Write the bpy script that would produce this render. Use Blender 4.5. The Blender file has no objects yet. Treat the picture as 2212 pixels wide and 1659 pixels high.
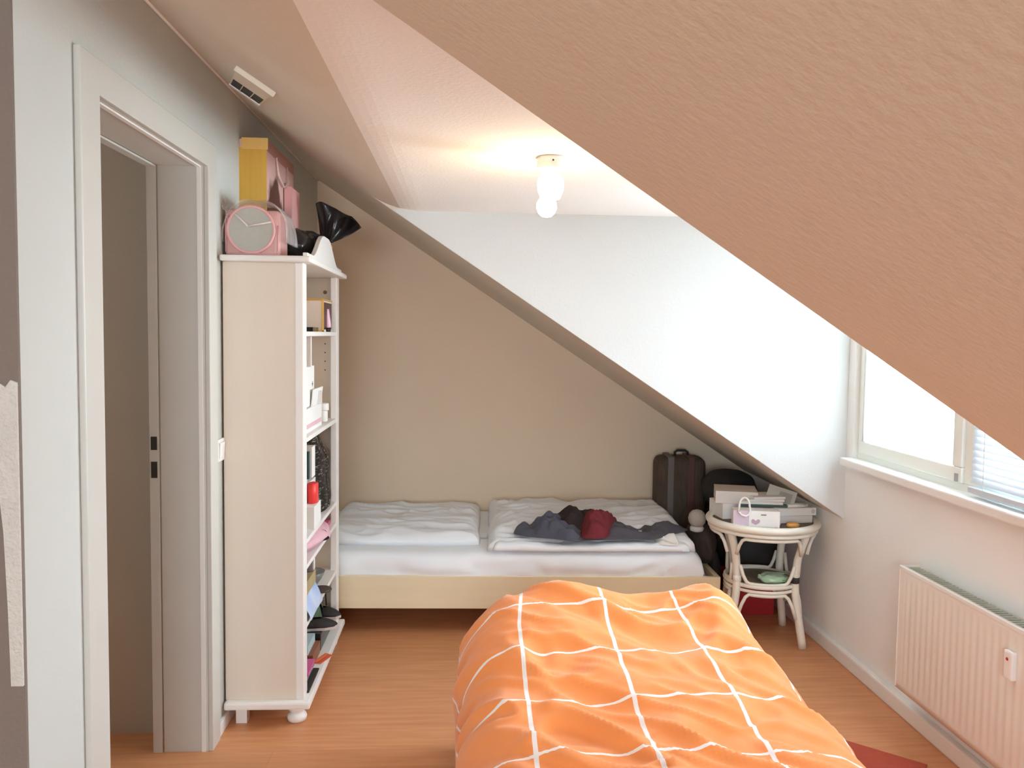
import bpy, bmesh, math, random
from mathutils import Vector, Matrix, noise
random.seed(7)
PI = math.pi
SC = bpy.context.scene
COL = SC.collection

# ------------------------------------------------------------------ camera, sky, light, exposure
H = 1.453
def camera():
    ya, pi_, ro = .0569792641, .0591704564, .0128339238
    cy, sy, cp, sp, cr, sr = math.cos(ya), math.sin(ya), math.cos(pi_), math.sin(pi_), math.cos(ro), math.sin(ro)
    fw = Vector((sy*cp, cy*cp, -sp)); rt = Vector((cy, -sy, 0)); dn = fw.cross(rt)
    rt2 = cr*rt - sr*dn; dn2 = sr*rt + cr*dn
    cd = bpy.data.cameras.new('camera'); c = bpy.data.objects.new('camera', cd); COL.objects.link(c)
    m = Matrix((rt2, -dn2, -fw)).transposed().to_4x4(); m.translation = (0, 0, H)
    c.matrix_world = m
    cd.sensor_width = 36; cd.lens = 36*1800/2212; cd.clip_start = .02
    SC.camera = c
camera()
w = bpy.data.worlds.new('overcast_sky'); SC.world = w; w.use_nodes = True
bg = w.node_tree.nodes['Background']; bg.inputs[0].default_value = (.86, .93, 1, 1); bg.inputs[1].default_value = 2.0
def area(name, loc, rot, sx, sy, energy, col, spread=PI):
    ld = bpy.data.lights.new(name, 'AREA'); ld.shape = 'RECTANGLE'; ld.size = sx; ld.size_y = sy
    ld.energy = energy; ld.color = col; ld.spread = spread
    o = bpy.data.objects.new(name, ld); COL.objects.link(o); o.location = loc; o.rotation_euler = rot
area('dormer_daylight', (2.6, 2.75, 1.6), (0, math.radians(88), math.radians(24)), 1.5, 2.2, 170, (.74, .91, 1), 1.9)
area('rear_window_daylight', (-.3, -2.5, 1.55), (math.radians(88), 0, 0), 1.6, .9, 62, (.78, .92, 1))
SC.view_settings.view_transform = 'Standard'; SC.view_settings.look = 'None'
SC.view_settings.gamma = 1; SC.view_settings.use_curve_mapping = False
SC.view_settings.exposure = 0.80
SC.cycles.max_bounces = 12; SC.cycles.diffuse_bounces = 7; SC.cycles.transparent_max_bounces = 16
SC.cycles.sample_clamp_indirect = 6

# ------------------------------------------------------------------ materials
MATS = {}
def lin(c): return tuple((x/12.92 if x <= .04045 else ((x+.055)/1.055)**2.4) for x in c)
def mat(name, col, rough=.6, var=.06, vs=6, bump=0, bs=60, metal=0, stretch=None, spec=.4, sheen=0, trans=0, col2=None, emit=0, alpha=1, coat=0):
    if name in MATS: return MATS[name]
    m = bpy.data.materials.new(name); m.use_nodes = True; MATS[name] = m
    nt = m.node_tree; N, L = nt.nodes, nt.links
    b = N['Principled BSDF']; out = N['Material Output']
    tc = N.new('ShaderNodeTexCoord'); mp = N.new('ShaderNodeMapping'); L.new(tc.outputs['Object'], mp.inputs[0])
    if stretch: mp.inputs['Scale'].default_value = stretch
    n = N.new('ShaderNodeTexNoise'); n.inputs['Scale'].default_value = vs; n.inputs['Detail'].default_value = 4
    L.new(mp.outputs[0], n.inputs['Vector'])
    mx = N.new('ShaderNodeMix'); mx.data_type = 'RGBA'
    c = Vector(col)
    a, d = (c*(1-var), c*(1+var)) if col2 is None else (c, Vector(col2))
    mx.inputs['A'].default_value = (*[min(1, x) for x in a], 1); mx.inputs['B'].default_value = (*[min(1, x) for x in d], 1)
    L.new(n.outputs['Fac'], mx.inputs['Factor']); L.new(mx.outputs['Result'], b.inputs['Base Color'])
    b.inputs['Roughness'].default_value = rough; b.inputs['Metallic'].default_value = metal
    b.inputs['Specular IOR Level'].default_value = spec; b.inputs['Alpha'].default_value = alpha
    b.inputs['Sheen Weight'].default_value = sheen; b.inputs['Coat Weight'].default_value = coat
    if emit:
        b.inputs['Emission Color'].default_value = (*col, 1); b.inputs['Emission Strength'].default_value = emit
    if bump:
        n2 = N.new('ShaderNodeTexNoise'); n2.inputs['Scale'].default_value = bs; n2.inputs['Detail'].default_value = 3
        L.new(mp.outputs[0], n2.inputs['Vector'])
        bp = N.new('ShaderNodeBump'); bp.inputs['Strength'].default_value = bump; bp.inputs['Distance'].default_value = .01
        L.new(n2.outputs['Fac'], bp.inputs['Height']); L.new(bp.outputs[0], b.inputs['Normal'])
    if trans:
        t = N.new('ShaderNodeBsdfTranslucent'); L.new(mx.outputs['Result'], t.inputs['Color'])
        s = N.new('ShaderNodeMixShader'); s.inputs[0].default_value = trans
        L.new(b.outputs[0], s.inputs[1]); L.new(t.outputs[0], s.inputs[2]); L.new(s.outputs[0], out.inputs[0])
    return m
def sheer(name, col, clear, tl, gloss=0):
    """thin fabric, film or glass: part clear, part translucent, part gloss"""
    if name in MATS: return MATS[name]
    m = bpy.data.materials.new(name); m.use_nodes = True; MATS[name] = m
    nt = m.node_tree; N, L = nt.nodes, nt.links; out = N['Material Output']
    b = N['Principled BSDF']; b.inputs['Base Color'].default_value = (*col, 1); b.inputs['Roughness'].default_value = .6 if not gloss else .12
    tc = N.new('ShaderNodeTexCoord'); n = N.new('ShaderNodeTexNoise'); n.inputs['Scale'].default_value = 25
    L.new(tc.outputs['Object'], n.inputs['Vector'])
    bp = N.new('ShaderNodeBump'); bp.inputs['Strength'].default_value = .15; L.new(n.outputs['Fac'], bp.inputs['Height']); L.new(bp.outputs[0], b.inputs['Normal'])
    t = N.new('ShaderNodeBsdfTranslucent'); t.inputs['Color'].default_value = (*col, 1)
    tr = N.new('ShaderNodeBsdfTransparent'); tr.inputs['Color'].default_value = (1, 1, 1, 1)
    s1 = N.new('ShaderNodeMixShader'); s1.inputs[0].default_value = tl
    L.new(b.outputs[0], s1.inputs[1]); L.new(t.outputs[0], s1.inputs[2])
    s2 = N.new('ShaderNodeMixShader'); s2.inputs[0].default_value = clear
    L.new(s1.outputs[0], s2.inputs[1]); L.new(tr.outputs[0], s2.inputs[2]); L.new(s2.outputs[0], out.inputs[0])
    return m

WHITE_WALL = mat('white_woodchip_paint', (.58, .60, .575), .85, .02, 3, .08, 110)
SLOPE = mat('shaded_slope_woodchip', (.73, .67, .575), .9, .03, 3, .08, 75)  # white paint toned tan for the shade on the slope
GABLE = mat('shaded_gable_paint', (.84, .69, .53), .9, .03, 2, .08, 90)  # white wall too, the gable's shade is put into its colour
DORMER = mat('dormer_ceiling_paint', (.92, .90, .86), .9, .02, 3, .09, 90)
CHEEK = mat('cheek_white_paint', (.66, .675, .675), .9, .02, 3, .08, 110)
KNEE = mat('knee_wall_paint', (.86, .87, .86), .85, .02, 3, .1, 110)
PIER = mat('shaded_wall_end', (.22, .18, .155), .9, .05, 3, .3, 120)  # wall end turned from the window, its darkness put into the colour
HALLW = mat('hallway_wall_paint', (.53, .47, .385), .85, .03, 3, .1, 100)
GREYTRIM = mat('grey_door_lacquer', (.60, .59, .55), .4, .02, 4)
LACQ = mat('white_lacquer', (.83, .82, .80), .4, .02, 5)
SHELFW = mat('whitewashed_pine', (.75, .66, .56), .5, .03, 4, .03, 30, stretch=(4, 4, .5))
SHELFF = mat('white_shelf_front', (.84, .81, .78), .45, .03, 5)
PINE = mat('pale_birch_veneer', (.80, .68, .47), .45, .06, 5, stretch=(.6, 6, 6))
SHEET = mat('white_cotton', (.86, .89, .93), .9, .01, 5, .06, 300, sheen=.2)
RATTAN = mat('ivory_painted_rattan', (.82, .78, .69), .4, .06, 9)
RADW = mat('radiator_enamel', (.82, .78, .72), .35, .01, 4)
BLACKF = mat('black_nylon', (.025, .022, .022), .65, .3, 12, .25, 60)
DARKF = mat('dark_brown_fabric', (.05, .035, .03), .85, .3, 10, .25, 50)
BLACKP = mat('black_glossy_plastic', (.016, .014, .014), .22, .2, 10, .3, 18)
PAPER = mat('white_paper', (.84, .82, .79), .7, .02, 8)
GREYB = mat('light_grey_card', (.62, .60, .58), .7, .04, 8)
PINKP = mat('pink_plastic', (.78, .42, .42), .4, .06, 8)
GOLD = mat('gold_edge', (.85, .50, .12), .3, .1, 20, metal=.6)
RED = mat('red_card', (.50, .03, .035), .5, .1, 8)
DARK = mat('dark_recess', (.03, .026, .022), .7, .1, 8)

def floor_material():
    m = bpy.data.materials.new('orange_beech_laminate'); m.use_nodes = True
    nt = m.node_tree; N, L = nt.nodes, nt.links; b = N['Principled BSDF']
    tc = N.new('ShaderNodeTexCoord'); mp = N.new('ShaderNodeMapping'); L.new(tc.outputs['Object'], mp.inputs[0])
    mp.inputs['Scale'].default_value = (1.2, 14, 1)
    n = N.new('ShaderNodeTexNoise'); n.inputs['Scale'].default_value = 3; n.inputs['Detail'].default_value = 6; L.new(mp.outputs[0], n.inputs['Vector'])
    r = N.new('ShaderNodeValToRGB'); r.color_ramp.elements[0].position = .3; r.color_ramp.elements[1].position = .75
    r.color_ramp.elements[0].color = (.60, .26, .115, 1); r.color_ramp.elements[1].color = (.74, .35, .165, 1)
    L.new(n.outputs['Fac'], r.inputs[0])
    bt = N.new('ShaderNodeTexBrick'); mp2 = N.new('ShaderNodeMapping'); L.new(tc.outputs['Object'], mp2.inputs[0])
    bt.inputs['Scale'].default_value = 1; bt.inputs['Brick Width'].default_value = 1.3; bt.inputs['Row Height'].default_value = .19
    bt.inputs['Mortar Size'].default_value = .0008; bt.inputs['Color1'].default_value = (1, 1, 1, 1); bt.inputs['Color2'].default_value = (.93, .93, .93, 1); bt.inputs['Mortar'].default_value = (.75, .75, .75, 1)
    L.new(mp2.outputs[0], bt.inputs['Vector'])
    mx = N.new('ShaderNodeMix'); mx.data_type = 'RGBA'; mx.blend_type = 'MULTIPLY'; mx.inputs['Factor'].default_value = 1
    L.new(r.outputs[0], mx.inputs['A']); L.new(bt.outputs[0], mx.inputs['B']); L.new(mx.outputs['Result'], b.inputs['Base Color'])
    b.inputs['Roughness'].default_value = .38; b.inputs['Specular IOR Level'].default_value = .45
    return m
FLOOR = floor_material()

def duvet_material():
    """orange cotton with a printed white window-pane check, drawn in cloth coordinates (UV in metres)"""
    m = bpy.data.materials.new('orange_check_cotton'); m.use_nodes = True
    nt = m.node_tree; N, L = nt.nodes, nt.links; b = N['Principled BSDF']
    tc = N.new('ShaderNodeUVMap'); tc.uv_map = 'UVMap'
    sp = N.new('ShaderNodeSeparateXYZ'); L.new(tc.outputs[0], sp.inputs[0])
    def line(sock, off, per, wd):
        a = N.new('ShaderNodeMath'); a.operation = 'SUBTRACT'; L.new(sock, a.inputs[0]); a.inputs[1].default_value = off - per/2
        d = N.new('ShaderNodeMath'); d.operation = 'DIVIDE'; L.new(a.outputs[0], d.inputs[0]); d.inputs[1].default_value = per
        f = N.new('ShaderNodeMath'); f.operation = 'FRACT'; L.new(d.outputs[0], f.inputs[0])
        s = N.new('ShaderNodeMath'); s.operation = 'SUBTRACT'; L.new(f.outputs[0], s.inputs[0]); s.inputs[1].default_value = .5
        ab = N.new('ShaderNodeMath'); ab.operation = 'ABSOLUTE'; L.new(s.outputs[0], ab.inputs[0])
        l = N.new('ShaderNodeMath'); l.operation = 'LESS_THAN'; L.new(ab.outputs[0], l.inputs[0]); l.inputs[1].default_value = wd/per/2
        return l.outputs[0]
    lx = line(sp.outputs[0], .174, .279, .0115); ly = line(sp.outputs[1], 1.875, .247, .009)
    mxn = N.new('ShaderNodeMath'); mxn.operation = 'MAXIMUM'; L.new(lx, mxn.inputs[0]); L.new(ly, mxn.inputs[1])
    n = N.new('ShaderNodeTexNoise'); n.inputs['Scale'].default_value = 5; L.new(tc.outputs[0], n.inputs['Vector'])
    base = N.new('ShaderNodeMix'); base.data_type = 'RGBA'; base.inputs['A'].default_value = (.87, .27, .07, 1); base.inputs['B'].default_value = (.92, .32, .095, 1)
    L.new(n.outputs['Fac'], base.inputs['Factor'])
    mx = N.new('ShaderNodeMix'); mx.data_type = 'RGBA'; mx.inputs['B'].default_value = (.88, .82, .80, 1)
    L.new(mxn.outputs[0], mx.inputs['Factor']); L.new(base.outputs['Result'], mx.inputs['A']); L.new(mx.outputs['Result'], b.inputs['Base Color'])
    b.inputs['Roughness'].default_value = .85; b.inputs['Sheen Weight'].default_value = .25; b.inputs['Specular IOR Level'].default_value = .2
    return m

# ------------------------------------------------------------------ mesh helpers
class MB:
    def __init__(s): s.v = []; s.f = []; s.sm = []; s.uv = None
    def add(s, vs, fs, smooth=False):
        o = len(s.v); s.v += [tuple(x) for x in vs]; s.f += [tuple(i+o for i in f) for f in fs]; s.sm += [smooth]*len(fs); return s
    def box(s, x0, x1, y0, y1, z0, z1, rz=0, tilt=None, about=None):
        vs = [Vector((x, y, z)) for z in (z0, z1) for y in (y0, y1) for x in (x0, x1)]
        if rz or tilt:
            c = Vector(about) if about else Vector(((x0+x1)/2, (y0+y1)/2, (z0+z1)/2))
            m = Matrix.Rotation(rz, 3, 'Z')
            if tilt: m = m @ Matrix.Rotation(tilt[0], 3, 'X') @ Matrix.Rotation(tilt[1], 3, 'Y')
            vs = [c + m @ (p-c) for p in vs]
        return s.add(vs, [(0, 2, 3, 1), (4, 5, 7, 6), (0, 1, 5, 4), (2, 6, 7, 3), (0, 4, 6, 2), (1, 3, 7, 5)])
    def prism(s, poly, axis, a, b, smooth=False):
        """polygon in the plane across axis, pushed from a to b; x: (y,z), y: (x,z), z: (x,y)"""
        n = len(poly)
        def at(p, t): return {'x': (t, p[0], p[1]), 'y': (p[0], t, p[1]), 'z': (p[0], p[1], t)}[axis]
        vs = [at(p, a) for p in poly] + [at(p, b) for p in poly]
        o = len(s.v)
        s.add(vs, [tuple(range(n))[::-1], tuple(range(n, 2*n))])
        s.add([], [])
        for i in range(n):
            j = (i+1) % n
            s.f.append((o+i, o+j, o+n+j, o+n+i)); s.sm.append(smooth)
        return s
    def tube(s, pts, r, seg=10, cap=True, closed=False):
        pts = [Vector(p) for p in pts]; n = len(pts); rs = r if isinstance(r, (list, tuple)) else [r]*n
        o = len(s.v); prev = None
        for i, p in enumerate(pts):
            if closed: t = pts[(i+1) % n] - pts[i-1]
            else: t = pts[min(i+1, n-1)] - pts[max(i-1, 0)]
            t.normalize()
            if prev is None: u = t.orthogonal().normalized()
            else:
                u = prev - t*prev.dot(t); u = u.normalized() if u.length > 1e-6 else t.orthogonal().normalized()
            prev = u; v = t.cross(u)
            for k in range(seg):
                a = 2*PI*k/seg; s.v.append(tuple(p + (u*math.cos(a)+v*math.sin(a))*rs[i]))
        m = n if closed else n-1
        for i in range(m):
            for k in range(seg):
                a0 = o+i*seg+k; a1 = o+i*seg+(k+1) % seg; b0 = o+((i+1) % n)*seg+k; b1 = o+((i+1) % n)*seg+(k+1) % seg
                s.f.append((a0, a1, b1, b0)); s.sm.append(True)
        if cap and not closed:
            s.f.append(tuple(o+k for k in range(seg))[::-1]); s.sm.append(False)
            s.f.append(tuple(o+(n-1)*seg+k for k in range(seg))); s.sm.append(False)
        return s
    def lathe(s, prof, c=(0, 0, 0), seg=24, rot=None, smooth=True, sx=1, sy=1):
        c = Vector(c); o = len(s.v); n = len(prof)
        for r, z in prof:
            for k in range(seg):
                a = 2*PI*k/seg; p = Vector((r*math.cos(a)*sx, r*math.sin(a)*sy, z))
                if rot: p = rot @ p
                s.v.append(tuple(c+p))
        for i in range(n-1):
            for k in range(seg):
                s.f.append((o+i*seg+k, o+i*seg+(k+1) % seg, o+(i+1)*seg+(k+1) % seg, o+(i+1)*seg+k)); s.sm.append(smooth)
        s.f.append(tuple(o+k for k in range(seg))[::-1]); s.sm.append(False)
        s.f.append(tuple(o+(n-1)*seg+k for k in range(seg))); s.sm.append(False)
        return s
    def grid(s, fn, nu, nv, thick=None, uv=None, smooth=True):
        """open sheet fn(u,v) for u,v in 0..1; thick(u,v,p) gives the under side so the sheet is a closed body"""
        o = len(s.v); W_ = nu+1
        P = [[Vector(fn(i/nu, j/nv)) for i in range(W_)] for j in range(nv+1)]
        for row in P: s.v += [tuple(p) for p in row]
        for j in range(nv):
            for i in range(nu):
                s.f.append((o+j*W_+i, o+j*W_+i+1, o+(j+1)*W_+i+1, o+(j+1)*W_+i)); s.sm.append(smooth)
        if thick:
            q = len(s.v)
            for j in range(nv+1):
                for i in range(W_): s.v.append(tuple(thick(i/nu, j/nv, P[j][i])))
            for j in range(nv):
                for i in range(nu):
                    s.f.append((q+j*W_+i, q+(j+1)*W_+i, q+(j+1)*W_+i+1, q+j*W_+i+1)); s.sm.append(smooth)
            rim = [(0, i) for i in range(nu)] + [(j, nu) for j in range(nv)] + [(nv, nu-i) for i in range(nu)] + [(nv-j, 0) for j in range(nv)]
            for k in range(len(rim)):
                a = rim[k]; b = rim[(k+1) % len(rim)]
                ia, ib = a[0]*W_+a[1], b[0]*W_+b[1]
                s.f.append((o+ib, o+ia, q+ia, q+ib)); s.sm.append(smooth)
        return s
    def build(s, name, m, parent=None, bevel=0, seg=2, uvf=None):
        me = bpy.data.meshes.new(name); me.from_pydata(s.v, [], s.f); me.polygons.foreach_set('use_smooth', s.sm)
        bm = bmesh.new(); bm.from_mesh(me); bmesh.ops.recalc_face_normals(bm, faces=bm.faces)
        if bevel:
            ed = [e for e in bm.edges if len(e.link_faces) == 2 and e.calc_face_angle(0) > .6]
            bmesh.ops.bevel(bm, geom=ed, offset=bevel, segments=seg, affect='EDGES', profile=.6, clamp_overlap=True)
        bm.to_mesh(me); bm.free()
        me.materials.append(m)
        if uvf:
            l = me.uv_layers.new(name='UVMap')
            for lp in me.loops: l.data[lp.index].uv = uvf[lp.vertex_index]
        o = bpy.data.objects.new(name, me); COL.objects.link(o)
        if parent: o.parent = parent
        return o
def tag(o, label, cat, group=None):
    o['label'] = label; o['category'] = cat
    if group: o['group'] = group
    return o
def thing(name, label, cat, loc=(0, 0, 0), rz=0, group=None):
    o = bpy.data.objects.new(name, None); COL.objects.link(o); o.location = loc; o.rotation_euler = (0, 0, rz); o.empty_display_size = .05
    return tag(o, label, cat, group)
def struct(o): o['kind'] = 'structure'; return o
def sroot(name):
    o = bpy.data.objects.new(name, None); COL.objects.link(o); o['kind'] = 'structure'; return o
def nz(x, y, z=0): return noise.noise(Vector((x, y, z)))
def ridge(x, y, z=0): return 1-abs(nz(x, y, z))*2
def arc(c, r, a0, a1, n, plane='xz'):
    out = []
    for i in range(n+1):
        a = math.radians(a0+(a1-a0)*i/n); u, v = r*math.cos(a), r*math.sin(a)
        out.append((c[0]+u, c[1], c[2]+v) if plane == 'xz' else (c[0]+u, c[1]+v, c[2]) if plane == 'xy' else (c[0], c[1]+u, c[2]+v))
    return out
def disc_prof(r, h, b=.003): return [(r-b, 0), (r, b), (r, h-b), (r-b, h)]

# ------------------------------------------------------------------ the room shell
XW = 1.72; XL = -.872; YN = 1.02; YF = 3.64; YG = 5.0; ZC = 1.978; XC = -.3125
def zs(x): return 1.772 - .659*x
struct(MB().box(-2.75, 1.9, -2.35, 5.2, -.12, 0).build('floor', FLOOR))
# sloping roof: near strip, strip beside the dormer ceiling, far strip over the bed
def slope(x0, x1, y0, y1, t=.16):
    return MB().prism([(x0, zs(x0)), (x1, zs(x1)), (x1, zs(x1)+t), (x0, zs(x0)+t)], 'y', y0, y1)
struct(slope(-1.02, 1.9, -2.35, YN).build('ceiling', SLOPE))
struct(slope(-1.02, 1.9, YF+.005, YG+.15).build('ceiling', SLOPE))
# softly rounded bend between the slope and the flat dormer ceiling
BR = .42; th = math.atan(.659); bc = (XC+BR*math.tan(th/2), ZC+BR)
bend = [(bc[0]-BR*math.sin(th*k/10), bc[1]-BR*math.cos(th*k/10)) for k in range(11)]
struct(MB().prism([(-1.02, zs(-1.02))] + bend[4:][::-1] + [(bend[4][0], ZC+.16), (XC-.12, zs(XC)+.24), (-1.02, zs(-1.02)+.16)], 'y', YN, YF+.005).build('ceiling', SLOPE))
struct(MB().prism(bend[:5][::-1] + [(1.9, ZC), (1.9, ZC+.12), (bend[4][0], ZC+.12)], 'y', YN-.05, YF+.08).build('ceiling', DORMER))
struct(MB().box(-2.75, -1.02, -2.35, 3.2, 2.36, 2.5).build('ceiling', DORMER))
# dormer cheeks (upright triangles)
ck = [(XC, zs(XC)+.001), (XW+.02, zs(XW+.02)+.001), (XW+.02, ZC+.01), (XC, ZC+.01)]
struct(MB().prism(ck, 'y', YF, YF+.07).build('wall_back', CHEEK))
struct(MB().prism(ck, 'y', YN-.07, YN).build('wall_front', CHEEK))
struct(MB().box(-1.02, 1.9, YG, YG+.15, -.05, 2.4).build('wall_back', GABLE))
# window wall with the long opening of the dormer
WZ0, WZ1, WY0, WY1 = .925, 1.87, 1.1, 3.575
struct(MB().box(XW, XW+.16, -2.35, YG+.05, -.05, WZ0).build('wall_right', KNEE))
struct(MB().box(XW, XW+.16, YN-.05, YF+.05, WZ1, ZC+.05).build('wall_right', KNEE))
struct(MB().box(XW, XW+.16, WY1, YF+.06, WZ0, WZ1).build('wall_right', KNEE))
struct(MB().box(XW, XW+.16, YN-.06, WY0, WZ0, WZ1).build('wall_right', KNEE))
# left wall with the doorway
DY0, DY1, DZ = 2.02, 2.875, 2.012
lw = [(1.69, -.05), (DY0, -.05), (DY0, DZ), (DY1, DZ), (DY1, -.05), (YG+.05, -.05), (YG+.05, 2.42), (1.69, 2.42)]
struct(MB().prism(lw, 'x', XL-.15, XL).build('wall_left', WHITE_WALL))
struct(MB().box(-2.75, XL-.0005, 1.682, 1.69, 0, 2.36).build('wall_end_shade', PIER))  # thin dark skin that paints the shade on the wall's end face
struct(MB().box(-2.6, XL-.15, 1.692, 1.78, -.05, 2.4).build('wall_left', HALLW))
# daylight falling on the end of the wall, modelled as a pale raised patch
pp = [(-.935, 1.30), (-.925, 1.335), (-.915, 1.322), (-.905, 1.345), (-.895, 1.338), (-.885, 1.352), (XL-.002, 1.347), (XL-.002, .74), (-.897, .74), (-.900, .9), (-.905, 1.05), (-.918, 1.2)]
struct(MB().prism(pp, 'y', 1.676, 1.683).build('daylight_patch', mat('daylight_patch_grey', (.66, .64, .60), .95, .15, 25, .8, 120)))
# hallway beyond the doorway, rest of the room behind the camera
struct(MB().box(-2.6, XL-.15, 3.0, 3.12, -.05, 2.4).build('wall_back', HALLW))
for ya, yb, za, zb in ((-2.35, 2.0, -.05, 2.4), (2.75, 3.1, -.05, 2.4), (2.0, 2.75, -.05, 1.1), (2.0, 2.75, 1.9, 2.4)):  # gap added out of view so sky light brightens the hallway
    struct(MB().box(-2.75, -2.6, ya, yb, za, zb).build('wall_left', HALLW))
rw = [(-2.75, -.05), (XW+.1, -.05), (XW+.1, 2.6), (-2.75, 2.6)]
for x0, x1, z0, z1 in ((-2.75, -1.1, -.05, 2.6), (.5, XW+.1, -.05, 2.6), (-1.1, .5, -.05, 1.05), (-1.1, .5, 2.05, 2.6)):
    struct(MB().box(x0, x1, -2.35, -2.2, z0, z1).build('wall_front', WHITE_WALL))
# thin white cover strip in the corner of left wall and slope
struct(MB().tube([(XL+.006, 1.69, zs(XL)-.006), (XL+.006, 3.3, zs(XL)-.006), (XL+.006, 4.99, zs(XL)-.006)], .006, 8).build('trim_3', mat('corner_strip', (.78, .68, .6), .5, .02)))
# skirting boards
struct(MB().box(XW-.03, XW, -2.2, YG, 0, .065).build('baseboard_right', LACQ, bevel=.008))
struct(MB().box(XL, XL+.012, 2.95, YG, 0, .05).build('baseboard_left', LACQ, bevel=.003))

# ------------------------------------------------------------------ doorway: lining, architrave, stop, strike plates
d = sroot('door_1')
AY0, AY1, AZ = 1.934, 2.944, 2.082; IY0, IY1, IZ = 2.034, 2.858, 1.998
arch = [(AY0, 0), (IY0, 0), (IY0, IZ), (IY1, IZ), (IY1, 0), (AY1, 0), (AY1, AZ), (AY0, AZ)]
MB().prism(arch, 'x', XL, XL+.016).build('architrave', GREYTRIM, d, bevel=.003)
lin_ = [(DY0, 0), (IY0, 0), (IY0, IZ), (IY1, IZ), (IY1, 0), (DY1, 0), (DY1, DZ), (DY0, DZ)]
MB().prism(lin_, 'x', XL-.15, XL).build('lining', GREYTRIM, d)
st2 = [(IY0, 0), (IY0+.006, 0), (IY0+.006, IZ-.006), (IY1-.006, IZ-.006), (IY1-.006, 0), (IY1, 0), (IY1, IZ), (IY0, IZ)]
st = [(IY0, 0), (IY0+.004, 0), (IY0+.004, IZ-.004), (IY1-.004, IZ-.004), (IY1-.004, 0), (IY1, 0), (IY1, IZ), (IY0, IZ)]
MB().prism(st, 'x', XL-.022, XL-.008).build('bead', LACQ, d)
MB().prism(st2, 'x', XL-.185, XL-.155).build('door_stop', GREYTRIM, d)
for z0, z1 in ((1.05, 1.095), (.955, 1.01)):
    MB().box(XL-.180, XL-.160, IY1-.008, IY1-.0055, z0, z1).build('strike_plate', DARK, d)

# ------------------------------------------------------------------ window, sill, blinds
GLASS = sheer('window_glass', (.9, .95, .95), .93, .1, 1)
wn = sroot('window_1')
FR = mat('window_frame_paint', (.83, .85, .80), .4, .02, 4)
x0, x1 = XW+.02, XW+.075
fo = [(WY0, WZ0), (WY1, WZ0), (WY1, WZ1), (WY0, WZ1)]
MB().box(x0, x1, WY0, WY1, WZ0, WZ0+.03).build('frame_rail', FR, wn, bevel=.004)
MB().box(x0, x1, WY0, WY1, WZ1-.04, WZ1).build('frame_rail', FR, wn, bevel=.004)
for y in (WY1-.035, 2.725, WY0): MB().box(x0, x1, y, y+(.035 if y != 2.725 else .06), WZ0+.03, WZ1-.04).build('frame_post', FR, wn, bevel=.004)
for ya, yb in ((2.785, WY1-.035), (WY0+.035, 2.725)):
    sw = .055
    s = MB().box(x0-.012, x1-.012, ya, yb, WZ0+.03, WZ0+.03+sw).build('sash', FR, wn, bevel=.005)
    MB().box(x0-.012, x1-.012, ya, yb, WZ1-.04-sw, WZ1-.04).build('sash_rail', FR, s, bevel=.005)
    for yy in (ya, yb-sw): MB().box(x0-.012, x1-.012, yy, yy+sw, WZ0+.03+sw, WZ1-.04-sw).build('sash_stile', FR, s, bevel=.005)
    MB().box(x1-.045, x1-.04, ya+sw, yb-sw, WZ0+.03+sw, WZ1-.04-sw).build('pane', GLASS, s)
MB().box(x0-.018, x0-.010, 2.80, 2.815, WZ0+.034, WZ0+.062).build('hinge', mat('grey_hinge', (.35, .36, .35), .4, .05), wn)
MB().box(XW-.055, XW+.03, WY0-.05, WY1+.012, WZ0-.030, WZ0+.004).build('window_sill', LACQ, wn, bevel=.006)
# sheer white curtain panel stretched over the far sash
CUR = sheer('sheer_white_voile', (.62, .64, .63), .45, .75)
sv = thing('pane_curtain', 'sheer white voile panel glowing over the far window sash', 'curtain', (XW+.004, 3.17, WZ0+.1))
MB().grid(lambda u, v: (.0025*math.sin(u*55)+.0015*nz(u*9, v*3), -.345+u*.675, -.012+v*.80), 90, 8).build('curtain_cloth', CUR, sv)
MB().tube([(0, -.35, .785), (0, .335, .785)], .004, 8).build('curtain_rod', LACQ, sv)
vb = thing('venetian_blind', 'white venetian blind with narrow slats in the nearer window', 'blind', (XW-.012, 1.93, WZ0))
SL = mat('white_blind_slat', (.62, .68, .75), .4, .01, 3, trans=.03)
slat = None
for k in range(36):
    z = .062+k*.0225
    if slat is None:
        sb = MB().grid(lambda u, v: ((u-.5)*.0085, -.79+1.55*v, (u-.5)*.0228+.0012*math.sin(u*PI)), 3, 1, smooth=True)
        slat = sb.build('slat', SL, vb); slat.location.z = z
    else:
        c = slat.copy(); COL.objects.link(c); c.location.z = z
MB().box(-.014, .012, -.79, .76, .018, .038).build('bottom_rail', mat('blind_grey_rail', (.55, .58, .62), .35, .02), vb, bevel=.003)
MB().box(-.018, .014, -.79, .76, .885, .915).build('head_rail', LACQ, vb, bevel=.003)
for yy in (-.7, -.0, .68): MB().tube([(-.013, yy, .03), (-.013, yy, .9)], .0011, 6).build('ladder_cord', LACQ, vb)

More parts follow.
